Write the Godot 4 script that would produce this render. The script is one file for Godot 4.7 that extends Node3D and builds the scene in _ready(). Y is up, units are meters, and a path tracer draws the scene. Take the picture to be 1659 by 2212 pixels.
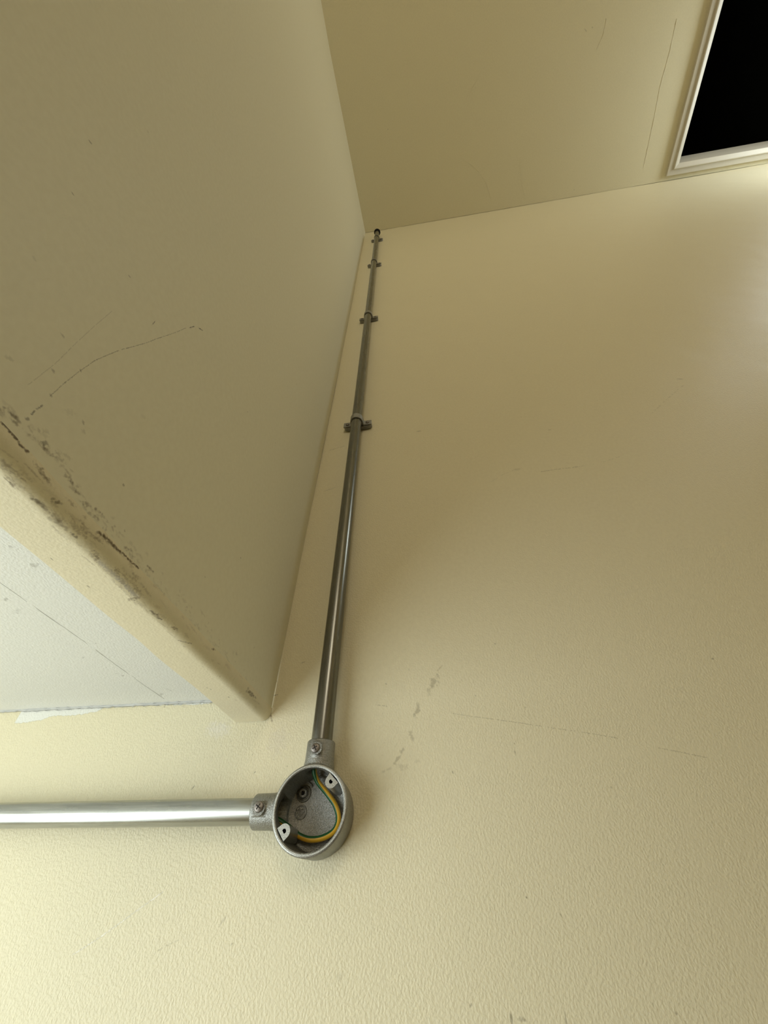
extends Node3D

# ---------------------------------------------------------------- camera data
const FW := 1659.0
const FH := 2212.0
const FPX := 873.4455                          # focal length in pixels of the 1659 x 2212 frame
const EYE := Vector3(0.0, 1.95, 0.43)          # the back wall is the plane z = 0
const TURN := Vector3(45.12988, 9.41837, 0.94642)

# ---------------------------------------------------------------- the place (metres)
const LEFT_X := -0.19                          # face of the bulkhead wall
const HALL_R := 1.9                           # face of the right wall
const FRONT_Z := 3.0
const ADDED_JAMB_Z := 0.40                           # added light-blocking partition starts here
const SIDE_X := -1.05                          # far wall of the side passage
const SOFFIT := 2.118                          # white lower ceiling
const BEAD_LOW := 2.0945                       # underside of the bullnose trim
const BEAD_TOP := 2.107
const BEAD_IN := -0.2285
const BX := Vector3(-0.1252, 2.0145, 0.0)      # centre of the round box on the wall
const PIPE_Z := 0.0165
const PIPE_R := 0.01

var M := {}
var cam_basis: Basis
var rng := RandomNumberGenerator.new()


func _ready() -> void:
	rng.seed = 7
	# camera
	cam_basis = Basis.from_euler(Vector3(deg_to_rad(TURN.x), deg_to_rad(TURN.y), deg_to_rad(TURN.z)))
	var cam := Camera3D.new()
	cam.name = "camera"
	cam.fov = rad_to_deg(2.0 * atan(FH * 0.5 / FPX))
	cam.near = 0.01
	cam.far = 200.0
	cam.transform = Transform3D(cam_basis, EYE)
	add_child(cam)
	cam.current = true
	# sky and exposure: an even, overcast day outside
	var sm := ProceduralSkyMaterial.new()
	sm.sky_top_color = Color(0.86, 0.89, 0.93)
	sm.sky_horizon_color = Color(0.93, 0.94, 0.95)
	sm.ground_bottom_color = Color(0.62, 0.62, 0.60)
	sm.ground_horizon_color = Color(0.80, 0.80, 0.79)
	sm.energy_multiplier = 1.0
	var sky := Sky.new()
	sky.sky_material = sm
	var env := Environment.new()
	env.background_mode = Environment.BG_SKY
	env.sky = sky
	env.tonemap_mode = Environment.TONE_MAPPER_LINEAR
	env.tonemap_exposure = 0.51
	env.sdfgi_enabled = true
	env.ssao_enabled = true
	env.ssil_enabled = true
	var we := WorldEnvironment.new()
	we.name = "world_environment"
	we.environment = env
	add_child(we)
	# daylight at the two windows and an added front fill, each light as large as its opening
	daylight("daylight_side_window", Vector3(SIDE_X + 0.01, 1.49, 1.15), Vector2(1.8, 1.08), Vector3.RIGHT, 5.6)
	daylight("daylight_high_window", Vector3(HALL_R - 0.01, 4.08, 0.36), Vector2(0.5, 0.3), Vector3.LEFT, 1.2)
	daylight("added_front_fill", Vector3(0.40, 3.6, FRONT_Z - 0.01), Vector2(1.0, 1.15), Vector3.FORWARD, 3.2, Color(1.0, 0.95, 0.85))  # warm fill added to lift the mid and upper back wall

	make_materials()
	make_setting()
	make_hatch()
	make_box()
	make_wire()
	make_pipes()
	make_saddles()


func daylight(called: String, at: Vector3, size: Vector2, dir: Vector3, energy: float, tone := Color(0.95, 0.99, 1.0)) -> void:
	var a := AreaLight3D.new()
	a.name = called
	a.area_size = size
	a.area_normalize_energy = true
	a.light_energy = energy
	a.light_color = tone
	a.area_range = 12.0
	a.shadow_enabled = true
	add_child(a)
	a.look_at_from_position(at, at + dir, Vector3.UP)


# ---------------------------------------------------------------- photo pixel -> direction -> point on a surface
func ray(p: Vector2) -> Vector3:
	return cam_basis * Vector3((p.x - FW * 0.5) / FPX, -(p.y - FH * 0.5) / FPX, -1.0)


func on_z(p: Vector2, z := 0.0) -> Vector3:
	var d := ray(p)
	return EYE + d * ((z - EYE.z) / d.z)


func on_x(p: Vector2, x: float) -> Vector3:
	var d := ray(p)
	return EYE + d * ((x - EYE.x) / d.x)


func on_y(p: Vector2, y: float) -> Vector3:
	var d := ray(p)
	return EYE + d * ((y - EYE.y) / d.y)


# ---------------------------------------------------------------- mesh building
class Buf:
	var v := PackedVector3Array()
	var n := PackedVector3Array()
	var u := PackedVector2Array()
	var u2 := PackedVector2Array()
	var idx := PackedInt32Array()

	func put(p: Vector3, nn: Vector3, uv := Vector2.ZERO, uv2 := Vector2.ZERO) -> int:
		v.append(p)
		n.append(nn.normalized())
		u.append(uv)
		u2.append(uv2)
		return v.size() - 1

	func tri(a: int, b: int, c: int) -> void:
		var g := (v[b] - v[a]).cross(v[c] - v[a])
		if g.length_squared() < 1e-20:
			return
		if g.dot(n[a] + n[b] + n[c]) > 0.0:
			idx.append_array(PackedInt32Array([a, c, b]))
		else:
			idx.append_array(PackedInt32Array([a, b, c]))

	func quad(a: int, b: int, c: int, d: int) -> void:
		tri(a, b, c)
		tri(a, c, d)

	func flat(pts: Array, nn: Vector3) -> void:                 # a flat convex polygon
		var first := v.size()
		for p in pts:
			put(p, nn)
		for k in range(1, pts.size() - 1):
			tri(first, first + k, first + k + 1)

	func box(lo: Vector3, hi: Vector3) -> void:
		for ax in 3:
			for s in [0, 1]:
				var nn := Vector3.ZERO
				nn[ax] = 1.0 if s == 1 else -1.0
				var b := (ax + 1) % 3
				var c := (ax + 2) % 3
				var pts := []
				for k in [[0, 0], [1, 0], [1, 1], [0, 1]]:
					var p := Vector3.ZERO
					p[ax] = hi[ax] if s == 1 else lo[ax]
					p[b] = hi[b] if k[0] == 1 else lo[b]
					p[c] = hi[c] if k[1] == 1 else lo[c]
					pts.append(p)
				flat(pts, nn)

	func rounded_box(lo: Vector3, hi: Vector3, r: float, steps := 3) -> void:
		var mid := (lo + hi) * 0.5
		var h := (hi - lo) * 0.5
		for ax in 3:
			for s in [-1.0, 1.0]:
				var b := (ax + 1) % 3
				var c := (ax + 2) % 3
				var gb := stops(h[b], r, steps)
				var gc := stops(h[c], r, steps)
				var first := v.size()
				for i in gb.size():
					for j in gc.size():
						var p := Vector3.ZERO
						p[ax] = h[ax] * s
						p[b] = gb[i]
						p[c] = gc[j]
						var q := Vector3(clampf(p.x, -h.x + r, h.x - r), clampf(p.y, -h.y + r, h.y - r), clampf(p.z, -h.z + r, h.z - r))
						var nn := (p - q).normalized()
						put(mid + q + nn * r, nn)
				for i in gb.size() - 1:
					for j in gc.size() - 1:
						var a := first + i * gc.size() + j
						quad(a, a + 1, a + gc.size() + 1, a + gc.size())

	static func stops(h: float, r: float, steps: int) -> Array:
		var out := []
		for k in steps + 1:
			out.append(-h + r * (1.0 - tan(PI / 4 * (1.0 - float(k) / steps))))
		for k in steps + 1:
			out.append(h - r * (1.0 - tan(PI / 4 * float(k) / steps)))
		return out

	# profile: [[radius, height], ...] turned about `axis` from `at`; corners sharper than `crease` stay sharp
	func lathe(at: Vector3, axis: Vector3, profile: Array, seg := 32, from := 0.0, to := TAU) -> void:
		var w := axis.normalized()
		var a := w.cross(Vector3(0.31, 0.9, 0.27)).normalized()
		if absf(w.dot(Vector3.FORWARD)) > 0.9:
			a = Vector3.RIGHT
		var b := w.cross(a)
		for k in profile.size() - 1:
			var p: Array = profile[k]
			var q: Array = profile[k + 1]
			var t := Vector2(q[0] - p[0], q[1] - p[1])
			var nr := Vector2(t.y, -t.x).normalized()
			var first := v.size()
			for i in seg + 1:
				var g := from + (to - from) * i / seg
				var d := a * cos(g) + b * sin(g)
				var nn := d * nr.x + w * nr.y
				put(at + d * p[0] + w * p[1], nn, Vector2(float(i) / seg, p[1]))
				put(at + d * q[0] + w * q[1], nn, Vector2(float(i) / seg, q[1]))
			for i in seg:
				var o := first + i * 2
				quad(o, o + 1, o + 3, o + 2)

	func disc(at: Vector3, nn: Vector3, r: float, seg := 24) -> void:
		var a := nn.cross(Vector3(0.31, 0.9, 0.27)).normalized()
		var b := nn.cross(a)
		var pts := []
		for i in seg:
			pts.append(at + (a * cos(TAU * i / seg) + b * sin(TAU * i / seg)) * r)
		flat(pts, nn)

	# round tube through points, angles g0..g1 about the path; ref fixes where angle 0 points
	func tube(path: Array, r: float, seg: int, ref: Callable, g0 := 0.0, g1 := TAU, wobble := 0.0) -> void:
		var first := v.size()
		var along := 0.0
		for k in path.size():
			var t: Vector3 = (path[mini(k + 1, path.size() - 1)] - path[maxi(k - 1, 0)]).normalized()
			var e: Vector3 = ref.call(k)
			var a := (e - t * e.dot(t)).normalized()
			var b := t.cross(a)
			if k > 0:
				along += path[k].distance_to(path[k - 1])
			for i in seg + 1:
				var g := g0 + (g1 - g0) * i / seg
				var d := a * cos(g) + b * sin(g)
				put(path[k] + d * r * (1.0 + wobble * sin(k * 1.7 + i * 2.3) * cos(k * 0.61)), d, Vector2(g / TAU, along))
		for k in path.size() - 1:
			for i in seg:
				var o := first + k * (seg + 1) + i
				quad(o, o + 1, o + seg + 2, o + seg + 1)

	# outline in a plane (points as Vector2, anticlockwise), pushed along `along`; smooth where the turn is below 40 degrees
	func extrude(pts: Array, org: Vector3, ex: Vector3, ey: Vector3, along: Vector3, caps := true) -> void:
		var m := pts.size()
		var en := []
		for k in m:
			var t: Vector2 = pts[(k + 1) % m] - pts[k]
			en.append(Vector2(t.y, -t.x).normalized())
		for k in m:
			var n0: Vector2 = en[k]
			var n1: Vector2 = en[k]
			var before: Vector2 = en[(k + m - 1) % m]
			var after: Vector2 = en[(k + 1) % m]
			if n0.dot(before) > 0.76:
				n0 = (n0 + before).normalized()
			if n1.dot(after) > 0.76:
				n1 = (n1 + after).normalized()
			var p: Vector2 = pts[k]
			var q: Vector2 = pts[(k + 1) % m]
			var a := put(org + ex * p.x + ey * p.y, ex * n0.x + ey * n0.y)
			var b := put(org + ex * q.x + ey * q.y, ex * n1.x + ey * n1.y)
			var c := put(org + ex * q.x + ey * q.y + along, ex * n1.x + ey * n1.y)
			var d := put(org + ex * p.x + ey * p.y + along, ex * n0.x + ey * n0.y)
			quad(a, b, c, d)
		if caps:
			var flat2 := PackedVector2Array(pts)
			var tr := Geometry2D.triangulate_polygon(flat2)
			for s in [0.0, 1.0]:
				var first := v.size()
				for p in pts:
					put(org + ex * p.x + ey * p.y + along * s, along * (s * 2.0 - 1.0))
				for k in range(0, tr.size(), 3):
					tri(first + tr[k], first + tr[k + 1], first + tr[k + 2])

	func surface(mesh: ArrayMesh, mat: Material) -> void:
		var arr := []
		arr.resize(Mesh.ARRAY_MAX)
		arr[Mesh.ARRAY_VERTEX] = v
		arr[Mesh.ARRAY_NORMAL] = n
		arr[Mesh.ARRAY_TEX_UV] = u
		arr[Mesh.ARRAY_TEX_UV2] = u2
		arr[Mesh.ARRAY_INDEX] = idx
		mesh.add_surface_from_arrays(Mesh.PRIMITIVE_TRIANGLES, arr)
		mesh.surface_set_material(mesh.get_surface_count() - 1, mat)


func inst(called: String, bufs: Array, mats: Array, parent: Node = self) -> MeshInstance3D:
	var mesh := ArrayMesh.new()
	for k in bufs.size():
		bufs[k].surface(mesh, mats[k])
	var o := MeshInstance3D.new()
	o.name = called
	o.mesh = mesh
	parent.add_child(o, true)
	return o


func tag(o: Node, label: String, category: String, group := "") -> void:
	o.set_meta("label", label)
	o.set_meta("category", category)
	if group:
		o.set_meta("group", group)


func structure(o: Node, label: String, category: String) -> Node:
	o.set_meta("kind", "structure")
	tag(o, label, category)
	return o


func thing(called: String, at: Vector3, label: String, category: String, group := "") -> Node3D:
	var o := Node3D.new()
	o.name = called
	add_child(o, true)
	o.position = at
	tag(o, label, category, group)
	return o


# ---------------------------------------------------------------- materials
func noise(freq: float, octaves := 3, kind := FastNoiseLite.TYPE_SIMPLEX_SMOOTH, sd := 1) -> FastNoiseLite:
	var f := FastNoiseLite.new()
	f.seed = sd
	f.noise_type = kind
	f.frequency = freq
	f.fractal_octaves = octaves
	return f


func noise_tex(f: FastNoiseLite, size: int, lo: Color, hi: Color) -> ImageTexture:
	var im := f.get_seamless_image(size, size, false, false, 0.1, true)
	im.convert(Image.FORMAT_L8)
	if lo == Color.BLACK and hi == Color.WHITE:
		return ImageTexture.create_from_image(im)
	var src := im.get_data()
	var out := PackedByteArray()
	out.resize(size * size * 3)
	var table := []
	for k in 256:
		var c := lo.lerp(hi, k / 255.0)
		table.append([c.r8, c.g8, c.b8])
	for k in src.size():
		var t: Array = table[src[k]]
		out[k * 3] = t[0]
		out[k * 3 + 1] = t[1]
		out[k * 3 + 2] = t[2]
	return ImageTexture.create_from_image(Image.create_from_data(size, size, false, Image.FORMAT_RGB8, out))


func std(called: String, color: Color, rough: float, metal := 0.0) -> StandardMaterial3D:
	var m := StandardMaterial3D.new()
	m.resource_name = called
	m.albedo_color = color
	m.roughness = rough
	m.metallic = metal
	return m


var stipple: ImageTexture
var mottle: ImageTexture
var cast_grain: ImageTexture


func painted(called: String, color: Color, rough: float, relief: float, per_metre := Vector3(3.1, 2.7, 1.0), marks: ImageTexture = null) -> StandardMaterial3D:
	var m := std(called, color, rough)
	m.uv1_scale = per_metre                                        # the painted faces carry their size in metres as UV
	m.albedo_texture = mottle
	m.heightmap_enabled = true
	m.heightmap_texture = stipple
	m.heightmap_scale = relief
	if marks:
		m.detail_enabled = true
		m.detail_albedo = marks
		m.detail_uv_layer = BaseMaterial3D.DETAIL_UV_2
		m.detail_blend_mode = BaseMaterial3D.BLEND_MODE_MIX
	return m


func make_materials() -> void:
	stipple = noise_tex(noise(0.06, 3, FastNoiseLite.TYPE_SIMPLEX_SMOOTH, 3), 2048, Color.BLACK, Color.WHITE)
	mottle = noise_tex(noise(0.05, 5, FastNoiseLite.TYPE_SIMPLEX_SMOOTH, 9), 1024, Color(0.978, 0.975, 0.968), Color.WHITE)
	cast_grain = noise_tex(noise(0.06, 4, FastNoiseLite.TYPE_SIMPLEX, 5), 512, Color.BLACK, Color.WHITE)
	M.cream = Color(0.886, 0.855, 0.732)
	M.bulkhead_cream = Color(0.908, 0.892, 0.80)
	M.trim_cream = Color(0.918, 0.885, 0.775)
	M.white_paint = painted("white_ceiling_paint", Color(0.90, 0.905, 0.89), 0.6, 0.02)
	M.hall_paint = painted("cream_wall_paint", M.cream, 0.5, 0.035)
	M.floor_stone = painted("brown_floor_boards", Color(0.60, 0.51, 0.39), 0.7, 0.03)
	M.frame_paint = painted("white_gloss_frame_paint", Color(0.80, 0.775, 0.71), 0.4, 0.006)
	M.felt = std("bitumen_roofing_felt", Color(0.20, 0.195, 0.19), 0.9)
	M.timber = std("old_rafter_timber", Color(0.42, 0.33, 0.24), 0.8)
	var streak := noise_tex(noise(0.03, 4, FastNoiseLite.TYPE_SIMPLEX, 12), 512, Color(0.86, 0.86, 0.85), Color.WHITE)
	var dull := noise_tex(noise(0.02, 4, FastNoiseLite.TYPE_SIMPLEX, 15), 512, Color(0.72, 0.72, 0.72), Color.WHITE)
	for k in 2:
		var zinc := std("galvanised_tube", Color(0.50, 0.50, 0.475) if k == 0 else Color(0.70, 0.705, 0.69), 0.30, 0.92)  # same steel twice: darker upright, lighter level, shading put into the colour
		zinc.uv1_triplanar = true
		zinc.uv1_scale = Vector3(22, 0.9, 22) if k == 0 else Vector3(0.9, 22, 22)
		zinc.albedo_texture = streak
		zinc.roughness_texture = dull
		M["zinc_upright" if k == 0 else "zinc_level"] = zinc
	var cast := std("cast_galvanised_iron", Color(0.66, 0.66, 0.64), 0.44, 0.85)
	cast.uv1_triplanar = true
	cast.uv1_scale = Vector3(28, 28, 28)
	cast.heightmap_enabled = true
	cast.heightmap_texture = cast_grain
	cast.heightmap_scale = 0.035
	cast.albedo_texture = noise_tex(noise(0.035, 4, FastNoiseLite.TYPE_SIMPLEX, 17), 512, Color(0.74, 0.74, 0.73), Color.WHITE)
	M.cast = cast
	var bare := std("rubbed_bare_zinc", Color(0.86, 0.86, 0.84), 0.42, 0.8)
	bare.uv1_triplanar = true
	bare.uv1_scale = Vector3(40, 40, 40)
	bare.albedo_texture = noise_tex(noise(0.05, 4, FastNoiseLite.TYPE_SIMPLEX, 23), 512, Color(0.55, 0.55, 0.54), Color.WHITE)
	M.bare = bare
	M.screw = std("worn_plated_screw", Color(0.50, 0.475, 0.45), 0.42, 0.85)
	M.slot = std("dark_slot_shade", Color(0.10, 0.085, 0.07), 0.8)  # dark colour stands for shade in screw slots and lid holes; also boss mark
	M.green = std("green_pvc", Color(0.055, 0.30, 0.13), 0.38)
	M.yellow = std("yellow_pvc", Color(0.80, 0.62, 0.13), 0.38)
	M.rubber = std("black_rubber", Color(0.03, 0.03, 0.03), 0.6)
	var glass := std("window_glass", Color(1, 1, 1, 0.06), 0.02)
	glass.transparency = BaseMaterial3D.TRANSPARENCY_ALPHA
	M.glass = glass


# ---------------------------------------------------------------- marks on paint: pencil, scuffs, grime, chips
class Marks:
	var im: Image
	var w: int
	var h: int
	var grain: FastNoiseLite
	var r: RandomNumberGenerator

	func _init(pw: int, ph: int, base: Color, sd: int) -> void:
		w = pw
		h = ph
		im = Image.create(pw, ph, false, Image.FORMAT_RGBA8)
		base.a = 0.0
		im.fill(base)
		grain = FastNoiseLite.new()
		grain.seed = sd
		grain.frequency = 0.09
		grain.fractal_octaves = 3
		r = RandomNumberGenerator.new()
		r.seed = sd

	func dot(p: Vector2, c: Color) -> void:
		var x := int(p.x)
		var y := int(p.y)
		if x < 0 or y < 0 or x >= w or y >= h or c.a <= 0.004:
			return
		var o := im.get_pixel(x, y)
		var a := c.a + o.a * (1.0 - c.a)
		var k := c.a / a
		im.set_pixel(x, y, Color(lerpf(o.r, c.r, k), lerpf(o.g, c.g, k), lerpf(o.b, c.b, k), a))

	func blot(p: Vector2, rx: float, ry: float, turn: float, c: Color, ragged := 0.6) -> void:
		var m := int(ceil(maxf(rx, ry) * 1.25))
		var cs := cos(turn)
		var sn := sin(turn)
		for y in range(-m, m + 1):
			for x in range(-m, m + 1):
				var q := Vector2((x * cs + y * sn) / rx, (-x * sn + y * cs) / ry)
				var g := grain.get_noise_2d(p.x + x, p.y + y)
				var d := q.length() + g * ragged
				var a := clampf((1.0 - d) * 1.6, 0.0, 1.0)
				if a > 0.0:
					dot(p + Vector2(x, y), Color(c.r, c.g, c.b, c.a * a))

	# a scratch or a drawn line through points, `broken` = how often it skips
	func line(pts: Array, width: float, c: Color, broken := 0.0, jitter := 0.3) -> void:
		for k in pts.size() - 1:
			var a: Vector2 = pts[k]
			var b: Vector2 = pts[k + 1]
			var n := int(a.distance_to(b) / maxf(width * 0.2, 0.6)) + 1
			for i in n:
				var p := a.lerp(b, float(i) / n)
				var g := grain.get_noise_2d(p.x * 1.3, p.y * 1.3 + 70.0)
				if g * 0.9 + 0.5 < broken:
					continue
				var rr := width * (0.46 + 0.3 * g)
				p += Vector2(r.randf_range(-jitter, jitter), r.randf_range(-jitter, jitter)) * width
				blot(p, maxf(rr, 0.75), maxf(rr, 0.75), 0.0, Color(c.r, c.g, c.b, c.a * 0.6), 0.15)

	func texture() -> ImageTexture:
		return ImageTexture.create_from_image(im)


func back_marks(lo: Vector2, hi: Vector2, near: bool) -> ImageTexture:
	var pw := 2048
	var ph := int(2048.0 * (hi.y - lo.y) / (hi.x - lo.x)) if near else 2048
	ph = mini(ph, 2048)
	var m := Marks.new(pw, ph, Color(0.36, 0.33, 0.26), 21)
	var per := Vector2(pw / (hi.x - lo.x), ph / (hi.y - lo.y))
	var f := func(p: Vector2) -> Vector2:
		var q := on_z(p)
		return Vector2((q.x - lo.x) * per.x, (hi.y - q.y) * per.y)
	var g := func(a: Array) -> Array:
		var out := []
		for k in range(0, a.size(), 2):
			out.append(f.call(Vector2(a[k], a[k + 1])))
		return out
	var mm := per.x * 0.001
	var dirt := Color(0.42, 0.385, 0.30)
	var dark := Color(0.20, 0.175, 0.14)
	if near:
		# white ceiling paint cut in raggedly onto the cream wall
		var white := Color(0.90, 0.90, 0.87, 1.0)
		var low := g.call([0, 1560, 40, 1562, 85, 1556, 110, 1547, 160, 1545, 205, 1538, 222, 1529, 260, 1527, 300, 1524, 340, 1524, 380, 1523, 420, 1522, 452, 1520])
		var top := (hi.y - SOFFIT - 0.004) * per.y
		for k in low.size() - 1:
			var a: Vector2 = low[k]
			var b: Vector2 = low[k + 1]
			for x in range(int(a.x), int(b.x) + 1):
				var t := clampf((x - a.x) / maxf(b.x - a.x, 1.0), 0.0, 1.0)
				var y1 := lerpf(a.y, b.y, t) + m.grain.get_noise_2d(x * 1.1, 3.0) * 1.1 * mm
				for y in range(int(top), int(y1)):
					m.dot(Vector2(x, y), white)
		for k in 46:                                              # chips and dirt caught along that edge
			var p: Vector2 = f.call(Vector2(rng.randf_range(20, 440), rng.randf_range(1518, 1528)))
			m.blot(p, rng.randf_range(0.5, 2.2) * mm, rng.randf_range(0.2, 0.5) * mm, rng.randf_range(-0.3, 0.3), Color(dirt.r, dirt.g, dirt.b, rng.randf_range(0.2, 0.6)))
		m.line(g.call([372, 1521, 400, 1518.5, 452, 1516]), 0.7 * mm, Color(0.2, 0.19, 0.17, 0.8), 0.2)
		m.line(g.call([230, 1529, 300, 1524, 372, 1522]), 0.5 * mm, Color(0.3, 0.28, 0.24, 0.5), 0.55)
		# a whitish filler patch and dark lines round the end of the bullnose
		m.blot(f.call(Vector2(470, 1575)), 17 * mm, 9 * mm, 0.1, Color(0.90, 0.875, 0.83, 0.45))
		m.blot(f.call(Vector2(600, 1600)), 14 * mm, 16 * mm, 0.1, Color(0.80, 0.77, 0.72, 0.25))
		m.line(g.call([494, 1546, 508, 1547]), 1.2 * mm, Color(0.12, 0.11, 0.1, 0.9))
		m.line(g.call([508, 1547, 552, 1546, 566, 1540, 585, 1524]), 0.6 * mm, Color(0.2, 0.18, 0.15, 0.8), 0.3)
		m.line(g.call([582, 1503, 590, 1502, 600, 1500]), 0.9 * mm, Color(dark.r, dark.g, dark.b, 0.9))
		m.line(g.call([594, 1476, 599, 1470]), 0.9 * mm, Color(dark.r, dark.g, dark.b, 0.8))
		m.line(g.call([584, 1540, 588, 1560]), 2.0 * mm, Color(0.40, 0.33, 0.25, 0.35))
		# rubbed grey smudges right of the upright tube
		for s in [[938, 1473, 4.6, 9, 0.45, 0.34], [928, 1490, 3.0, 5, 0.3, 0.22], [951, 1441, 1.0, 5, 0.8, 0.22], [902, 1530, 2.6, 7.5, 0.3, 0.36], [896, 1546, 1.8, 4, 0.2, 0.3], [889, 1588, 2.5, 4.6, -0.3, 0.32], [869, 1621, 1.8, 4, 0.5, 0.38], [857, 1641, 1.5, 6, 0.7, 0.34], [868, 1656, 5, 3.5, 0.0, 0.18], [900, 1644, 3, 2, 0, 0.14], [835, 1663, 5, 1.6, -0.4, 0.2]]:
			m.blot(f.call(Vector2(s[0], s[1])), s[2] * mm, s[3] * mm, s[4], Color(dirt.r, dirt.g, dirt.b, s[5]), 0.9)
		# long fine pencil line
		m.line(g.call([975, 1540, 1020, 1547, 1060, 1552, 1130, 1562, 1200, 1573, 1260, 1581, 1335, 1594]), 0.4 * mm, Color(0.47, 0.43, 0.35, 0.5), 0.42)
		m.line(g.call([1422, 1615, 1460, 1622, 1528, 1636]), 0.4 * mm, Color(0.47, 0.43, 0.35, 0.5), 0.38)
		m.line(g.call([812, 1522, 836, 1525]), 0.5 * mm, Color(0.3, 0.27, 0.2, 0.6), 0.4)
		# pale scratch below the level tube
		m.line(g.call([155, 2062, 200, 2035, 262, 1991, 300, 1963, 352, 1926]), 1.0 * mm, Color(0.985, 0.975, 0.95, 1.0), 0.0)
		m.line(g.call([330, 2060, 350, 2048, 385, 2030]), 1.0 * mm, Color(dirt.r, dirt.g, dirt.b, 0.28), 0.3)
		# single specks and scuffs: x, y, long mm, short mm, turn, strength
		for s in [[1113, 1626, 2.4, 1.0, 1.5, 0.5], [1111, 1605, 0.8, 0.6, 0, 0.4], [1138, 1939, 1.2, 0.7, 0.8, 0.7], [1059, 1965, 1.6, 0.5, 1.3, 0.4], [1212, 1976, 1.3, 0.5, 1.2, 0.4], [1540, 1422, 1.4, 0.9, 0, 0.55], [1027, 1502, 1.4, 0.8, 0.8, 0.45], [1069, 1389, 1.6, 1.0, 1.5, 0.45], [978, 1668, 1.6, 0.7, 1.0, 0.45], [1135, 1527, 1.2, 0.7, -0.6, 0.4], [834, 1477, 1.2, 0.7, 0.6, 0.5], [883, 1446, 0.8, 0.7, 0, 0.4], [692, 1366, 0.9, 0.7, 0, 0.55], [550, 1668, 1.6, 0.5, -0.9, 0.6], [500, 1600, 1.4, 0.5, -1.0, 0.5], [545, 1630, 1.2, 0.6, -0.7, 0.5], [417, 1700, 2.2, 0.6, -1.0, 0.5], [590, 1640, 1.0, 0.7, 0, 0.4], [620, 1655, 1.2, 0.6, 0.5, 0.5], [762, 1770, 1.0, 0.7, 0, 0.55], [735, 2110, 3.0, 3.0, 0, 0.13], [1105, 2200, 1.0, 3.0, 0, 0.5], [1128, 2203, 3.4, 1.4, 0, 0.4], [1222, 2200, 0.9, 3.4, 0, 0.45], [1460, 2190, 1.2, 0.8, 0, 0.4], [1412, 2172, 0.6, 2.0, 0, 0.4], [520, 1880, 1.4, 0.6, -0.8, 0.4], [500, 2040, 1.2, 0.6, -0.8, 0.3], [1018, 2170, 1.2, 0.7, -0.9, 0.4], [480, 1990, 6, 1.2, -1.0, 0.2], [1320, 1700, 1.2, 0.7, 1, 0.3], [640, 1560, 1.2, 0.5, -0.5, 0.5], [655, 1430, 3.0, 0.8, -0.2, 0.35]]:
			m.blot(f.call(Vector2(s[0], s[1])), s[2] * mm, s[3] * mm, s[4], Color(0.26, 0.23, 0.18, s[5]), 0.6)
		for k in 260:                                             # fine fly specks
			var p := Vector2(rng.randf() * pw, rng.randf() * ph)
			m.blot(p, rng.randf_range(0.25, 0.55) * mm, rng.randf_range(0.2, 0.4) * mm, rng.randf() * PI, Color(0.33, 0.29, 0.22, rng.randf_range(0.12, 0.4)))
	else:
		m.line(g.call([1168, 1018, 1200, 1013, 1250, 1007]), 2.2 * mm, Color(dirt.r, dirt.g, dirt.b, 0.45), 0.3)
		m.line(g.call([1250, 1007, 1300, 998, 1340, 985]), 2.0 * mm, Color(dirt.r, dirt.g, dirt.b, 0.2), 0.45)
		m.line(g.call([1060, 1040, 1090, 1022, 1115, 1012]), 2.0 * mm, Color(dirt.r, dirt.g, dirt.b, 0.16), 0.45)
		m.line(g.call([1408, 892, 1440, 862, 1480, 828]), 2.4 * mm, Color(dirt.r, dirt.g, dirt.b, 0.22), 0.5)
		m.line(g.call([1226, 1255, 1229, 1248]), 3.0 * mm, Color(0.22, 0.19, 0.14, 0.8))
		m.line(g.call([700, 975, 740, 963, 752, 960]), 2.5 * mm, Color(dirt.r, dirt.g, dirt.b, 0.3), 0.3)
		m.line(g.call([700, 1060, 725, 1052]), 2.5 * mm, Color(dirt.r, dirt.g, dirt.b, 0.22), 0.3)
		for s in [[905, 930, 5, 2, 0.0, 0.3], [1188, 928, 4, 2, 0, 0.25], [960, 1250, 6, 2, 0, 0.12], [1378, 1100, 3, 1.4, 0, 0.35], [930, 640, 5, 3, 0, 0.2], [1470, 817, 6, 2, 0.4, 0.3], [1120, 1012, 7, 3, 0, 0.15]]:
			m.blot(f.call(Vector2(s[0], s[1])), s[2] * mm, s[3] * mm, s[4], Color(0.26, 0.23, 0.18, s[5]), 0.6)
		for k in 160:
			var p := Vector2(rng.randf() * pw, rng.randf() * ph)
			m.blot(p, rng.randf_range(0.8, 1.8) * mm, rng.randf_range(0.7, 1.3) * mm, rng.randf() * PI, Color(0.33, 0.29, 0.22, rng.randf_range(0.12, 0.4)))
	return m.texture()


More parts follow.
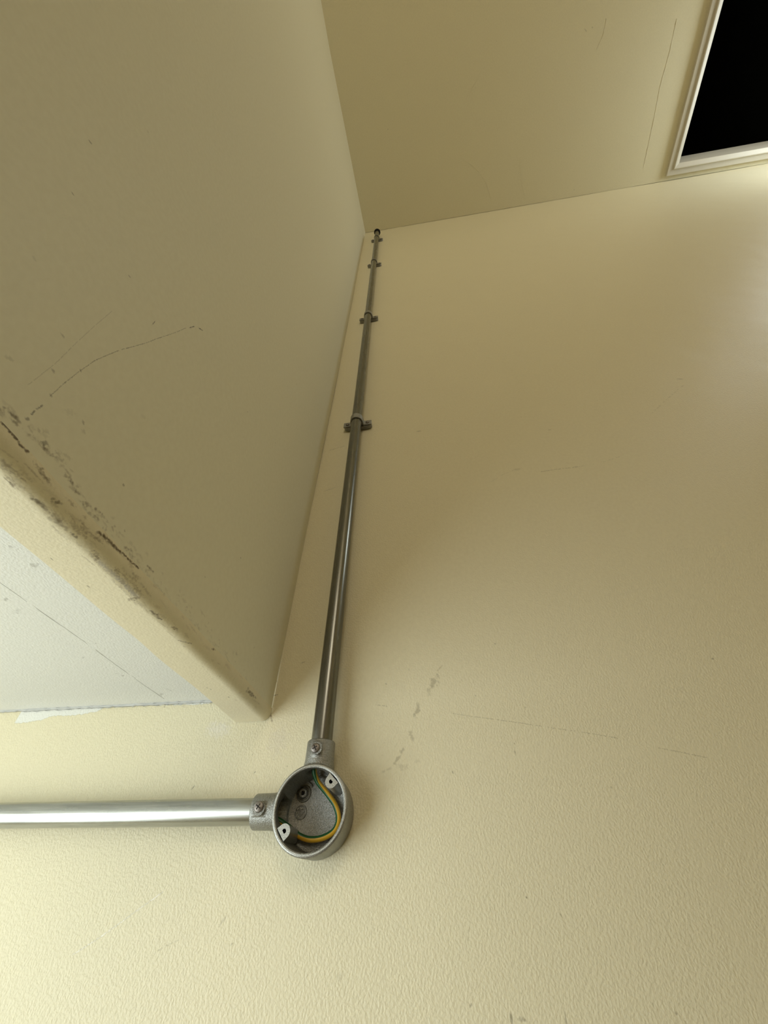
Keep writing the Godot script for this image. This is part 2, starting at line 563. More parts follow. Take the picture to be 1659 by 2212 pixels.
func bulkhead_marks(y0: float, y1: float, z1: float) -> ImageTexture:
	var pw := 2048
	var ph := 2048
	var m := Marks.new(pw, ph, Color(0.36, 0.33, 0.26), 33)
	var f := func(p: Vector2) -> Vector2:
		var q := on_x(p, LEFT_X)
		return Vector2(q.z / z1 * pw, (y1 - q.y) / (y1 - y0) * ph)
	var g := func(a: Array) -> Array:
		var out := []
		for k in range(0, a.size(), 2):
			out.append(f.call(Vector2(a[k], a[k + 1])))
		return out
	var mm := pw / z1 * 0.001
	# a broken black pen line sweeping up the wall
	m.line(g.call([108, 856, 125, 840, 140, 827, 170, 803, 205, 779, 232, 767, 257, 757]), 0.5 * mm, Color(0.36, 0.32, 0.24, 0.8), 0.15)
	m.line(g.call([263, 755, 290, 748, 318, 740, 335, 733, 365, 723, 385, 716, 402, 708]), 0.5 * mm, Color(0.28, 0.25, 0.19, 0.85), 0.3)
	m.line(g.call([410, 708, 420, 705]), 0.9 * mm, Color(0.08, 0.07, 0.06, 0.95))
	m.line(g.call([430, 709, 438, 714]), 1.0 * mm, Color(0.06, 0.055, 0.05, 0.95))
	m.line(g.call([92, 876, 78, 885, 66, 897]), 1.0 * mm, Color(0.24, 0.21, 0.15, 0.5), 0.2)
	m.line(g.call([242, 672, 200, 708, 160, 745, 120, 785, 60, 832]), 0.45 * mm, Color(0.45, 0.41, 0.32, 0.4), 0.2)
	m.line(g.call([328, 702, 336, 693]), 0.8 * mm, Color(0.26, 0.24, 0.18, 0.6), 0.2)
	for s in [[195, 307, 1.5, 0.8, 0.5, 0.8], [157, 418, 1.3, 0.7, 0.2, 0.7], [280, 597, 1.4, 0.9, 0.6, 0.55], [135, 724, 1.6, 1.0, 0, 0.5], [115, 801, 1.5, 1.2, 0, 0.6], [174, 801, 1.1, 0.7, -0.4, 0.7], [110, 854, 1.2, 0.7, -0.4, 0.6], [59, 905, 1.6, 1.3, 0.3, 0.85], [20, 774, 2.6, 1.4, 0.8, 0.3], [96, 957, 2.2, 2.0, 0.4, 0.85], [180, 914, 2.4, 0.8, -0.7, 0.6], [180, 933, 1.8, 1.6, 0, 0.3], [150, 890, 4.5, 2, 0.9, 0.16], [267, 1048, 1.2, 1.0, 0, 0.7], [520, 1205, 1.1, 0.9, 0, 0.75], [535, 890, 1.3, 1.0, 0, 0.5], [549, 1399, 1.2, 0.6, 1.2, 0.5], [310, 900, 4, 2, 0.7, 0.14], [443, 1246, 1.0, 0.8, 0, 0.4], [595, 957, 1.2, 1, 0, 0.4], [320, 285, 1.2, 1.0, 0, 0.3], [75, 560, 2, 1.2, 0, 0.2], [480, 240, 1.4, 1.2, 0, 0.25], [560, 620, 1.6, 1.3, 0, 0.2], [640, 830, 1.6, 1.3, 0, 0.25]]:
		m.blot(f.call(Vector2(s[0], s[1])), s[2] * mm, s[3] * mm, s[4], Color(0.36, 0.32, 0.24, s[5] * 0.66), 0.6)
	# grime caught along the top of the bullnose
	var edge := [0, 880, 40, 905, 90, 950, 130, 985, 165, 1050, 200, 1105, 240, 1140, 290, 1195, 330, 1240, 380, 1295, 430, 1345, 470, 1385, 505, 1430, 535, 1470, 560, 1498]
	for k in 210:
		var t := rng.randf() * (edge.size() / 2 - 1.001)
		var e := int(t)
		var p := Vector2(edge[e * 2], edge[e * 2 + 1]).lerp(Vector2(edge[e * 2 + 2], edge[e * 2 + 3]), t - e)
		p += Vector2(1, -1) * (rng.randf() ** 2 * 22.0 - 8.0)
		var s := 1.0 if t < 6.5 else 0.6
		m.blot(f.call(p), rng.randf_range(0.8, 3.6) * mm, rng.randf_range(0.5, 1.6) * mm, rng.randf_range(-0.4, 0.4), Color(0.46, 0.40, 0.30, rng.randf_range(0.06, 0.30) * s), 0.8)
	for s in [[10, 880, 45, 915], [20, 890, 40, 906], [150, 1030, 158, 1048], [163, 1060, 175, 1070], [205, 1098, 222, 1112], [270, 1183, 285, 1190], [318, 1222, 332, 1236]]:
		m.line([f.call(Vector2(s[0], s[1])), f.call(Vector2(s[2], s[3]))], 1.8 * mm, Color(0.42, 0.36, 0.27, 0.4), 0.2)
	return m.texture()


# the bullnose seen in section (x, y), from the groove at the wall face down, round and along the underside
func bead_section() -> Array:
	var out := [Vector2(LEFT_X + 0.0012, BEAD_TOP)]
	var r := 0.0095
	var c := Vector2(LEFT_X + 0.0012 - r, BEAD_LOW + r)
	for k in 9:
		var g := -PI / 2 * k / 8.0
		out.append(c + Vector2(cos(g), sin(g)) * r)
	out.append(Vector2(BEAD_IN + 0.002, BEAD_LOW))
	out.append(Vector2(BEAD_IN, BEAD_LOW + 0.002))
	return out


func bead_length(sec: Array) -> float:
	var s := 0.0
	for k in sec.size() - 1:
		s += sec[k].distance_to(sec[k + 1])
	return s


func bead_hit(p: Vector2, sec: Array) -> Vector2:                 # pixel -> (z, length along the section)
	var d := ray(p)
	var s := 0.0
	for k in sec.size() - 1:
		var a: Vector2 = sec[k]
		var b: Vector2 = sec[k + 1]
		var e := b - a
		var o := a - Vector2(EYE.x, EYE.y)
		var den := d.x * e.y - d.y * e.x
		if absf(den) > 1e-9:
			var t := (o.x * e.y - o.y * e.x) / den
			var q := (o.x * d.y - o.y * d.x) / den
			if t > 0.0 and q >= 0.0 and q <= 1.0:
				return Vector2(EYE.z + d.z * t, s + q * e.length())
		s += e.length()
	return Vector2(-1, -1)


func bead_marks(z1: float) -> ImageTexture:
	var sec := bead_section()
	var total := bead_length(sec)
	var pw := 2048
	var ph := 256
	var m := Marks.new(pw, ph, Color(0.36, 0.31, 0.24), 44)
	m.grain.frequency = 0.12
	var f := func(p: Vector2) -> Vector2:
		var q := bead_hit(p, sec)
		return Vector2(q.x / z1 * pw, q.y / total * ph)
	var g := func(a: Array) -> Array:
		var out := []
		for k in range(0, a.size(), 2):
			var q: Vector2 = f.call(Vector2(a[k], a[k + 1]))
			if q.x >= 0.0:
				out.append(q)
		return out
	var mm := ph / total * 0.001
	var dark := Color(0.36, 0.29, 0.205)
	# the open joint along the top
	m.line(g.call([0, 910, 15, 925, 35, 950, 46, 965, 63, 979]), 1.6 * mm, Color(dark.r, dark.g, dark.b, 0.9), 0.0)
	m.line(g.call([213, 1149, 230, 1162, 250, 1183, 262, 1193]), 1.9 * mm, Color(dark.r, dark.g, dark.b, 0.95), 0.05)
	m.line(g.call([264, 1194, 280, 1210, 301, 1228]), 1.6 * mm, Color(dark.r, dark.g, dark.b, 0.9), 0.1)
	m.line(g.call([301, 1228, 330, 1256, 360, 1288, 381, 1309]), 0.7 * mm, Color(dark.r, dark.g, dark.b, 0.75), 0.2)
	m.line(g.call([390, 1320, 420, 1348, 440, 1365]), 0.6 * mm, Color(dark.r, dark.g, dark.b, 0.6), 0.35)
	m.line(g.call([500, 1425, 520, 1450, 540, 1478]), 0.8 * mm, Color(dark.r, dark.g, dark.b, 0.6), 0.4)
	# knocks and scuffs on the round
	for s in [[68, 1078, 80, 1080, 1.8], [80, 1080, 92, 1088, 2.2], [92, 1090, 104, 1102, 2.6], [112, 1080, 135, 1084, 1.8], [118, 1122, 132, 1130, 3.0], [140, 1139, 150, 1145, 2.6], [155, 1150, 168, 1162, 1.6], [88, 1010, 94, 1015, 1.8], [90, 1025, 108, 1040, 1.7], [325, 1318, 333, 1325, 1.6], [333, 1325, 343, 1333, 1.8], [343, 1335, 352, 1340, 1.4], [372, 1355, 384, 1362, 1.6], [385, 1384, 415, 1390, 0.9], [278, 1295, 300, 1290, 1.8], [460, 1400, 466, 1406, 2.0], [500, 1425, 504, 1432, 2.4], [507, 1437, 512, 1440, 2.0], [535, 1492, 545, 1502, 3.0], [540, 1500, 552, 1508, 2.0]]:
		m.line(g.call([s[0], s[1], s[2], s[3]]), s[4] * mm, Color(dark.r, dark.g, dark.b, 0.55), 0.12, 0.45)
	# greyish rub with a chip at its end, and grime worked into the paint
	for s in [[218, 1216, 0.5], [235, 1232, 0.45], [250, 1243, 0.5], [265, 1256, 0.55], [278, 1270, 0.55], [290, 1283, 0.6]]:
		m.blot(f.call(Vector2(s[0], s[1])), 4.6 * mm, 2.2 * mm, 0.0, Color(0.70, 0.675, 0.66, s[2]), 0.5)
	m.blot(f.call(Vector2(298, 1285)), 2.0 * mm, 0.8 * mm, 0.0, Color(0.93, 0.90, 0.84, 0.9), 0.4)
	for k in 150:
		var t := rng.randf()
		var p := Vector2(0, 985).lerp(Vector2(560, 1520), t) + Vector2(1, -1) * rng.randf_range(-22, 26)
		var q: Vector2 = f.call(p)
		if q.x < 0.0:
			continue
		m.blot(q, rng.randf_range(1.0, 6.0) * mm, rng.randf_range(0.5, 1.6) * mm, rng.randf_range(-0.2, 0.2), Color(0.50, 0.43, 0.33, rng.randf_range(0.08, 0.34) * (1.2 - t * 0.6)), 0.8)
	for s in [[25, 1045], [28, 1050], [15, 1038]]:
		m.blot(f.call(Vector2(s[0], s[1])), 2.4 * mm, 0.4 * mm, 0.0, Color(dark.r, dark.g, dark.b, 0.5))
	for s in [[112, 1207, 0.9], [192, 1267, 1.2], [494, 1507, 1.3], [455, 1490, 1.0], [447, 1487, 1.0]]:
		m.blot(f.call(Vector2(s[0], s[1])), s[2] * 1.3 * mm, s[2] * 0.7 * mm, 0.0, Color(0.42, 0.38, 0.3, 0.55))
	return m.texture()


func soffit_marks(x0: float, z1: float) -> ImageTexture:
	var pw := 1024
	var ph := 1024
	var m := Marks.new(pw, ph, Color(0.55, 0.54, 0.5), 55)
	var f := func(p: Vector2) -> Vector2:
		var q := on_y(p, SOFFIT)
		return Vector2((q.x - x0) / (BEAD_IN - x0) * pw, q.z / z1 * ph)
	var mm := ph / z1 * 0.001
	for s in [[22, 1181, 3, 1.2, 0.3], [80, 1222, 5, 1.0, 0.35], [70, 1220, 2.5, 1.6, 0.4], [12, 1295, 3, 1.6, 0.4], [207, 1390, 1.2, 0.8, 0.5], [40, 1320, 6, 2, 0.2], [265, 1460, 3, 1.2, 0.4], [250, 1455, 2, 1, 0.3], [180, 1420, 3, 1, 0.2], [350, 1500, 5, 2, 0.3], [365, 1490, 2, 4, 0.2]]:
		m.blot(f.call(Vector2(s[0], s[1])), s[2] * mm, s[3] * mm, 0.6, Color(0.5, 0.49, 0.45, s[4]), 0.8)
	return m.texture()


func ceiling_marks(x0: float, x1: float, z1: float) -> ImageTexture:
	var pw := 2048
	var ph := 1024
	var m := Marks.new(pw, ph, Color(0.55, 0.5, 0.4), 66)
	var f := func(p: Vector2) -> Vector2:
		var q := on_y(p, ceiling_y(0.8))
		return Vector2((q.x - x0) / (x1 - x0) * pw, q.z / z1 * ph)
	var g := func(a: Array) -> Array:
		var out := []
		for k in range(0, a.size(), 2):
			out.append(f.call(Vector2(a[k], a[k + 1])))
		return out
	var mm := ph / z1 * 0.001
	for s in [[1265, 65, 8, 3, -0.6, 0.3], [1280, 60, 6, 2, -0.6, 0.25], [838, 280, 3, 2, 0, 0.3], [1240, 410, 4, 2, 0, 0.3]]:
		m.blot(f.call(Vector2(s[0], s[1])), s[2] * mm, s[3] * mm, s[4], Color(0.36, 0.32, 0.24, s[5]), 0.7)
	for k in 70:
		m.blot(Vector2(rng.randf() * pw, rng.randf() * ph), rng.randf_range(0.9, 1.8) * mm, rng.randf_range(0.8, 1.4) * mm, 0.0, Color(0.36, 0.32, 0.24, rng.randf_range(0.1, 0.35)))
	return m.texture()


# ---------------------------------------------------------------- the setting
func ceiling_y(x: float) -> float:
	return EYE.y + 2.515 - 0.045 * (x - LEFT_X)


func bulkhead_x(y: float, z: float) -> float:                     # the plaster leans back a little towards the top
	return LEFT_X - smoothstep(2.9, 4.45, y) * (0.004 + 0.045 * clampf(z, 0.0, 0.7))


func grid(b: Buf, xs: Array, ys: Array, point: Callable, facing: Vector3, uv2: Callable) -> void:
	var first := b.v.size()
	for i in xs.size():
		for j in ys.size():
			var p: Vector3 = point.call(xs[i], ys[j])
			var e := 0.004
			var du: Vector3 = point.call(xs[i] + e, ys[j]) - point.call(xs[i] - e, ys[j])
			var dv: Vector3 = point.call(xs[i], ys[j] + e) - point.call(xs[i], ys[j] - e)
			var n := du.cross(dv).normalized()
			if n.dot(facing) < 0.0:
				n = -n
			b.put(p, n, Vector2(xs[i], ys[j]), uv2.call(xs[i], ys[j]))
	for i in xs.size() - 1:
		for j in ys.size() - 1:
			var a := first + i * ys.size() + j
			b.quad(a, a + 1, a + ys.size() + 1, a + ys.size())


func span(a: float, b: float, n: int) -> Array:
	var out := []
	for k in n + 1:
		out.append(lerpf(a, b, float(k) / n))
	return out


func make_setting() -> void:
	var o: Node
	# back wall: a slightly uneven plastered face on a slab
	var wavy := noise(1.6, 2, FastNoiseLite.TYPE_SIMPLEX_SMOOTH, 41)
	var face := func(x: float, y: float) -> Vector3:
		return Vector3(x, y, minf(0.0, -0.0007 + 0.0011 * wavy.get_noise_2d(x, y * 0.8)))
	var trowel := noise(7.0, 2, FastNoiseLite.TYPE_SIMPLEX_SMOOTH, 43)
	var upper := func(x: float, y: float) -> Vector3:               # sweeps left by the trowel higher up
		var p: Vector3 = face.call(x, y)
		p.z = minf(0.0, p.z - 0.0004 + 0.0005 * trowel.get_noise_2d(x * 1.6 + y * 0.7, y - x * 0.5) * smoothstep(2.42, 2.6, y))
		return p
	var none := func(_x: float, _y: float) -> Vector2: return Vector2.ZERO
	var n_lo := Vector2(-0.5, 1.88)
	var n_hi := Vector2(0.5, 2.42)
	var f_hi := Vector2(HALL_R, 4.62)
	var near_uv := func(x: float, y: float) -> Vector2: return Vector2((x - n_lo.x) / (n_hi.x - n_lo.x), (n_hi.y - y) / (n_hi.y - n_lo.y))
	var far_lo := Vector2(-0.5, 2.42)
	var far_uv := func(x: float, y: float) -> Vector2: return Vector2((x - far_lo.x) / (f_hi.x - far_lo.x), (f_hi.y - y) / (f_hi.y - far_lo.y))
	var near_b := Buf.new()
	grid(near_b, span(n_lo.x, n_hi.x, 30), span(n_lo.y, n_hi.y, 18), face, Vector3.BACK, near_uv)
	var far_b := Buf.new()
	grid(far_b, span(far_lo.x, f_hi.x, 130), span(far_lo.y, f_hi.y, 130), upper, Vector3.BACK, far_uv)
	var rest := Buf.new()
	grid(rest, span(SIDE_X, -0.5, 12), span(0.0, 4.62, 60), face, Vector3.BACK, none)
	grid(rest, span(-0.5, HALL_R, 30), span(0.0, n_lo.y, 24), face, Vector3.BACK, none)
	grid(rest, span(n_hi.x, HALL_R, 24), span(n_lo.y, n_hi.y, 10), face, Vector3.BACK, none)
	rest.box(Vector3(SIDE_X - 0.2, -0.1, -0.2), Vector3(HALL_R + 0.2, 4.75, -0.004))
	var relief := Vector3(3.1, 2.7, 1.0)
	var m_near := painted("cream_wall_paint_marked", M.cream, 0.5, 0.03, relief, back_marks(n_lo, n_hi, true))
	var m_far := painted("cream_wall_paint_scuffed", M.cream, 0.5, 0.020, relief, back_marks(far_lo, f_hi, false))
	var m_rest := painted("cream_wall_paint_plain", M.cream, 0.5, 0.03, relief)
	o = inst("wall_back", [near_b, far_b, rest], [m_near, m_far, m_rest])
	structure(o, "cream painted plaster wall carrying the metal conduit and round box", "wall")

	# bulkhead: the wall on the left that stops above head height
	var bz := 0.52
	var by := 2.62
	var b_uv := func(z: float, y: float) -> Vector2: return Vector2(z / bz, (by - y) / (by - BEAD_TOP))
	var lean := func(z: float, y: float) -> Vector3: return Vector3(bulkhead_x(y, z), y, z)
	var bm := Buf.new()
	grid(bm, span(0.0, bz, 12), span(BEAD_TOP, by, 12), lean, Vector3.RIGHT, b_uv)
	var br := Buf.new()
	grid(br, span(0.0, bz, 14), span(by, 4.6, 40), lean, Vector3.RIGHT, none)
	grid(br, span(bz, FRONT_Z, 20), span(BEAD_TOP, 4.6, 40), lean, Vector3.RIGHT, none)
	br.box(Vector3(-0.32, SOFFIT + 0.03, 0.0), Vector3(-0.25, 4.75, FRONT_Z))
	o = inst("wall_left", [bm, br], [painted("cream_bulkhead_paint_marked", M.bulkhead_cream, 0.5, 0.0025, relief, bulkhead_marks(BEAD_TOP, by, bz)), painted("cream_bulkhead_paint", M.bulkhead_cream, 0.5, 0.0025, relief)])
	structure(o, "cream bulkhead wall with a thin pen line, ending above head height", "wall")

	# bullnose trim along its foot
	var sec := bead_section()
	var total := bead_length(sec)
	var tb := Buf.new()
	var s := 0.0
	var bend := noise(9.0, 2, FastNoiseLite.TYPE_SIMPLEX_SMOOTH, 77)
	var zs := span(0.0, bz, 52)
	for k in sec.size() - 1:
		var a: Vector2 = sec[k]
		var b: Vector2 = sec[k + 1]
		var e := b - a
		var nn := Vector2(-e.y, e.x).normalized()
		var n0 := nn
		var n1 := nn
		if k > 0 and k < sec.size() - 2:
			var e0: Vector2 = a - sec[k - 1]
			n0 = (nn + Vector2(-e0.y, e0.x).normalized()).normalized()
		if k < sec.size() - 3:
			var e1: Vector2 = sec[k + 2] - b
			n1 = (nn + Vector2(-e1.y, e1.x).normalized()).normalized()
		if nn.dot(Vector2(1, -1)) < 0.0 and k < sec.size() - 2:
			n0 = -n0
			n1 = -n1
		var first := tb.v.size()
		for z in zs:
			var w := Vector3(0.0006 * bend.get_noise_2d(z, 0.0), 0.0007 * bend.get_noise_2d(z, 5.0), 0.0)
			tb.put(Vector3(a.x, a.y, z) + w, Vector3(n0.x, n0.y, 0), Vector2(z, s), Vector2(z / bz, s / total))
			tb.put(Vector3(b.x, b.y, z) + w, Vector3(n1.x, n1.y, 0), Vector2(z, s + e.length()), Vector2(z / bz, (s + e.length()) / total))
		for i in zs.size() - 1:
			var q := first + i * 2
			tb.quad(q, q + 1, q + 3, q + 2)
		s += e.length()
	var tr := Buf.new()
	var outline := sec.duplicate()
	outline.append(Vector2(BEAD_IN, SOFFIT + 0.004))
	outline.append(Vector2(LEFT_X - 0.004, SOFFIT + 0.004))
	outline.append(Vector2(LEFT_X - 0.004, BEAD_TOP + 0.0006))
	outline.reverse()
	tr.extrude(outline, Vector3(0, 0, bz), Vector3.RIGHT, Vector3.UP, Vector3(0, 0, FRONT_Z - bz))
	o = inst("trim_1", [tb, tr], [painted("cream_trim_paint_marked", M.trim_cream, 0.5, 0.012, relief, bead_marks(bz)), painted("cream_trim_paint", M.trim_cream, 0.5, 0.012, relief)])
	structure(o, "scuffed rounded cream trim along the foot of the bulkhead wall", "trim")

	# unseen partition, added to block side light from the lower right wall
	var jb := Buf.new()
	jb.box(Vector3(-0.232, 0.0, ADDED_JAMB_Z), Vector3(LEFT_X, BEAD_LOW, FRONT_Z))
	structure(inst("wall_added_partition", [jb], [M.hall_paint]), "unseen cream partition added under the bulkhead to block side light", "wall")

	# white lower ceiling of the side passage
	var cs := Buf.new()
	var s_uv := func(x: float, z: float) -> Vector2: return Vector2((x + 0.75) / (BEAD_IN + 0.75), z / 0.5)
	var low := func(x: float, z: float) -> Vector3: return Vector3(x, SOFFIT, z)
	grid(cs, span(-0.75, BEAD_IN, 10), span(0.0, 0.5, 10), low, Vector3.DOWN, s_uv)
	var cr := Buf.new()
	grid(cr, span(SIDE_X, -0.75, 4), span(0.0, FRONT_Z, 10), low, Vector3.DOWN, none)
	grid(cr, span(-0.75, BEAD_IN, 6), span(0.5, FRONT_Z, 10), low, Vector3.DOWN, none)
	cr.box(Vector3(SIDE_X, SOFFIT + 0.001, 0.0), Vector3(-0.232, SOFFIT + 0.03, FRONT_Z))
	var wm := painted("white_ceiling_paint_marked", Color(0.90, 0.905, 0.89), 0.6, 0.02, relief, soffit_marks(-0.75, 0.5))
	o = inst("ceiling_001", [cs, cr], [wm, M.white_paint])
	structure(o, "white painted lower ceiling beside the bulkhead wall", "ceiling")
	var seam := Buf.new()                                          # the raised joint in the board
	var path := []
	for k in 60:
		var z := 0.012 + k * 0.012
		path.append(Vector3(-0.312 - 0.004 * z + 0.0009 * bend.get_noise_2d(z, 9.0), SOFFIT + 0.00095, z))
	seam.tube(path, 0.0011, 8, func(_k: int) -> Vector3: return Vector3.DOWN, 0.0, TAU, 0.25)
	inst("board_joint", [seam], [M.white_paint], o)
	var fill := Buf.new()                                          # lumpy filler where it meets the wall
	var fp := []
	for k in 120:
		var x := lerpf(-0.56, -0.244, k / 119.0)
		fp.append(Vector3(x, SOFFIT - 0.0004 + 0.0006 * bend.get_noise_2d(x * 3.0, 2.0), 0.0004))
	fill.tube(fp, 0.0016, 8, func(_k: int) -> Vector3: return Vector3.DOWN, 0.0, TAU, 0.6)
	inst("filler_bead", [fill], [M.white_paint], o)

	# hall ceiling with the hatch opening
	var hx0 := 1.262
	var hx1 := 1.855
	var hz0 := 0.058
	var hz1 := 0.80
	var cb := Buf.new()
	var crest := Buf.new()
	var mark_x1 := hx0
	var c_uv := func(x: float, z: float) -> Vector2: return Vector2((x - LEFT_X) / (mark_x1 - LEFT_X), z / 0.9)
	var cpt := func(x: float, z: float) -> Vector3: return Vector3(x, ceiling_y(x), z)
	grid(cb, span(LEFT_X, hx0, 12), span(0.0, 0.9, 10), cpt, Vector3.DOWN, c_uv)
	grid(crest, span(LEFT_X - 0.05, LEFT_X, 1), span(0.0, FRONT_Z, 6), cpt, Vector3.DOWN, none)
	grid(crest, span(LEFT_X, hx0, 12), span(0.9, FRONT_Z, 10), cpt, Vector3.DOWN, none)
	grid(crest, span(hx0, hx1, 4), span(0.0, hz0, 2), cpt, Vector3.DOWN, none)
	grid(crest, span(hx0, hx1, 4), span(hz1, FRONT_Z, 8), cpt, Vector3.DOWN, none)
	grid(crest, span(hx1, HALL_R, 2), span(0.0, FRONT_Z, 8), cpt, Vector3.DOWN, none)
	for r in [[LEFT_X - 0.04, hx0, 0.0, FRONT_Z], [hx1, HALL_R, 0.0, FRONT_Z], [hx0, hx1, 0.0, hz0], [hx0, hx1, hz1, FRONT_Z]]:
		var y0 := ceiling_y(r[0]) + 0.001
		var y1 := ceiling_y(r[1]) + 0.001
		crest.extrude([Vector2(r[0], y0), Vector2(r[1], y1), Vector2(r[1], y1 + 0.12), Vector2(r[0], y0 + 0.12)], Vector3(0, 0, r[2]), Vector3.RIGHT, Vector3.UP, Vector3(0, 0, r[3] - r[2]))
	o = inst("ceiling", [cb, crest], [painted("cream_ceiling_paint_marked", M.cream, 0.6, 0.02, relief, ceiling_marks(LEFT_X, hx0, 0.9)), painted("cream_ceiling_paint", M.cream, 0.6, 0.02, relief)])
	structure(o, "high cream plaster ceiling with faint trowel ridges", "ceiling")
	var ridges := [[1000, 346, 1018, 356, 1036, 373, 1050, 396, 1058, 420, 1063, 442], [1036, 165, 1022, 187, 1004, 218], [1122, 340, 1127, 400, 1136, 430], [1462, 40, 1447, 110, 1425, 190, 1414, 250, 1400, 315, 1388, 372], [1310, 40, 1303, 75, 1285, 115]]
	for rd in ridges:
		var rb := Buf.new()
		var rp := []
		for k in range(0, rd.size() - 2, 2):
			for i in 6:
				var q := on_y(Vector2(rd[k], rd[k + 1]).lerp(Vector2(rd[k + 2], rd[k + 3]), i / 6.0), ceiling_y(0.8))
				q = on_y(Vector2(rd[k], rd[k + 1]).lerp(Vector2(rd[k + 2], rd[k + 3]), i / 6.0), ceiling_y(q.x))
				rp.append(q + Vector3(0, 0.0008, 0))
		rb.tube(rp, 0.0011, 8, func(_k: int) -> Vector3: return Vector3.DOWN, 0.0, TAU, 0.5)
		inst("trowel_ridge", [rb], [M.hall_paint], o)

	# the rest of the shell, outside the frame
	var fb := Buf.new()
	fb.box(Vector3(SIDE_X - 0.2, -0.1, 0.0), Vector3(HALL_R + 0.2, 0.0, FRONT_Z + 0.2))
	o = inst("floor", [fb], [M.floor_stone])
	structure(o, "plain brown floor of the hall and passage", "floor")
	var fm := painted("buff_wall_paint", Color(0.80, 0.71, 0.53), 0.5, 0.035)  # buff chosen to warm the light this unseen wall bounces
	wall_with_window("wall_front", FRONT_Z, FRONT_Z + 0.2, 4.75, -0.1, 0.9, 3.02, 4.18, "buff wall facing the conduit wall, with an added window", "window_3", "added unseen white framed window for the front fill light", false, fm)  # the window is made up to hold the front fill
	wall_with_window("wall_right", HALL_R, HALL_R + 0.2, 4.75, 0.10, 0.62, 3.92, 4.24, "cream end wall of the hall with a high window", "window_1", "white framed high window in the end wall of the hall")
	wall_with_window("wall_side", SIDE_X - 0.2, SIDE_X, SOFFIT + 0.03, 0.24, 2.06, 0.94, 2.04, "cream end wall of the side passage with a wide window", "window_2", "white framed wide window at the end of the side passage")
	# unlit roof space over the hatch
	var vb := Buf.new()
	var v0 := Vector3(-0.32, 4.75, -0.2)
	var v1 := Vector3(HALL_R + 0.2, 6.9, FRONT_Z + 0.2)
	vb.box(Vector3(v0.x, v1.y, v0.z), Vector3(v1.x, v1.y + 0.05, v1.z))
	vb.box(v0, Vector3(v1.x, v1.y, v0.z + 0.05))
	vb.box(Vector3(v0.x, v0.y, v1.z - 0.05), v1)
	vb.box(Vector3(v0.x, v0.y, v0.z + 0.05), Vector3(v0.x + 0.05, v1.y, v1.z - 0.05))
	vb.box(Vector3(v1.x - 0.05, v0.y, v0.z + 0.05), Vector3(v1.x, v1.y, v1.z - 0.05))
	o = inst("wall_roof_space", [vb], [M.felt])
	for k in 6:
		var rb := Buf.new()
		rb.rounded_box(Vector3(-0.02, -0.15, v0.z + 0.06), Vector3(0.02, 0.0, v1.z - 0.06), 0.003, 1)
		var rf := inst("rafter", [rb], [M.timber], o)
		rf.position = Vector3(v0.x + 0.2 + k * 0.4, v1.y - 0.002, 0.0)
	structure(o, "unlit felted roof space seen through the ceiling hatch", "roof space")


func wall_with_window(called: String, t0: float, t1: float, top: float, a0: float, a1: float, y0: float, y1: float, label: String, win: String, win_label: String, across_x := true, mat: Material = null) -> void:
	# the wall is t0..t1 thick; the opening runs a0..a1 along it. across_x: the wall faces along x, else along z
	var lo := 0.0 if across_x else SIDE_X - 0.2
	var hi := FRONT_Z if across_x else HALL_R + 0.2
	var at := func(t: float, y: float, a: float) -> Vector3: return Vector3(t, y, a) if across_x else Vector3(a, y, t)
	var b := Buf.new()
	b.box(at.call(t0, 0.0, lo), at.call(t1, top, a0))
	b.box(at.call(t0, 0.0, a1), at.call(t1, top, hi))
	b.box(at.call(t0, 0.0, a0), at.call(t1, y0, a1))
	b.box(at.call(t0, y1, a0), at.call(t1, top, a1))
	structure(inst(called, [b], [mat if mat else M.hall_paint]), label, "wall")
	var w := Node3D.new()
	w.name = win
	add_child(w)
	w.position = at.call((t0 + t1) * 0.5, y0, a0)
	structure(w, win_label, "window")
	var h := y1 - y0
	var d := a1 - a0
	var fb := Buf.new()
	var t := 0.035
	for r in [[0.03, 0.0, t, 0.0, d], [0.03, h - t, h, 0.0, d], [0.03, t, h - t, 0.0, t], [0.03, t, h - t, d - t, d], [0.025, t, h - t, d * 0.5 - 0.015, d * 0.5 + 0.015]]:
		fb.box(at.call(-r[0], r[1], r[3]), at.call(r[0], r[2], r[4]))
	inst("window_frame", [fb], [M.frame_paint], w)
	for k in 2:
		var pb := Buf.new()
		pb.box(at.call(-0.003, t, t if k == 0 else d * 0.5 + 0.015), at.call(0.003, h - t, d * 0.5 - 0.015 if k == 0 else d - t))
		inst("pane", [pb], [M.glass], w)


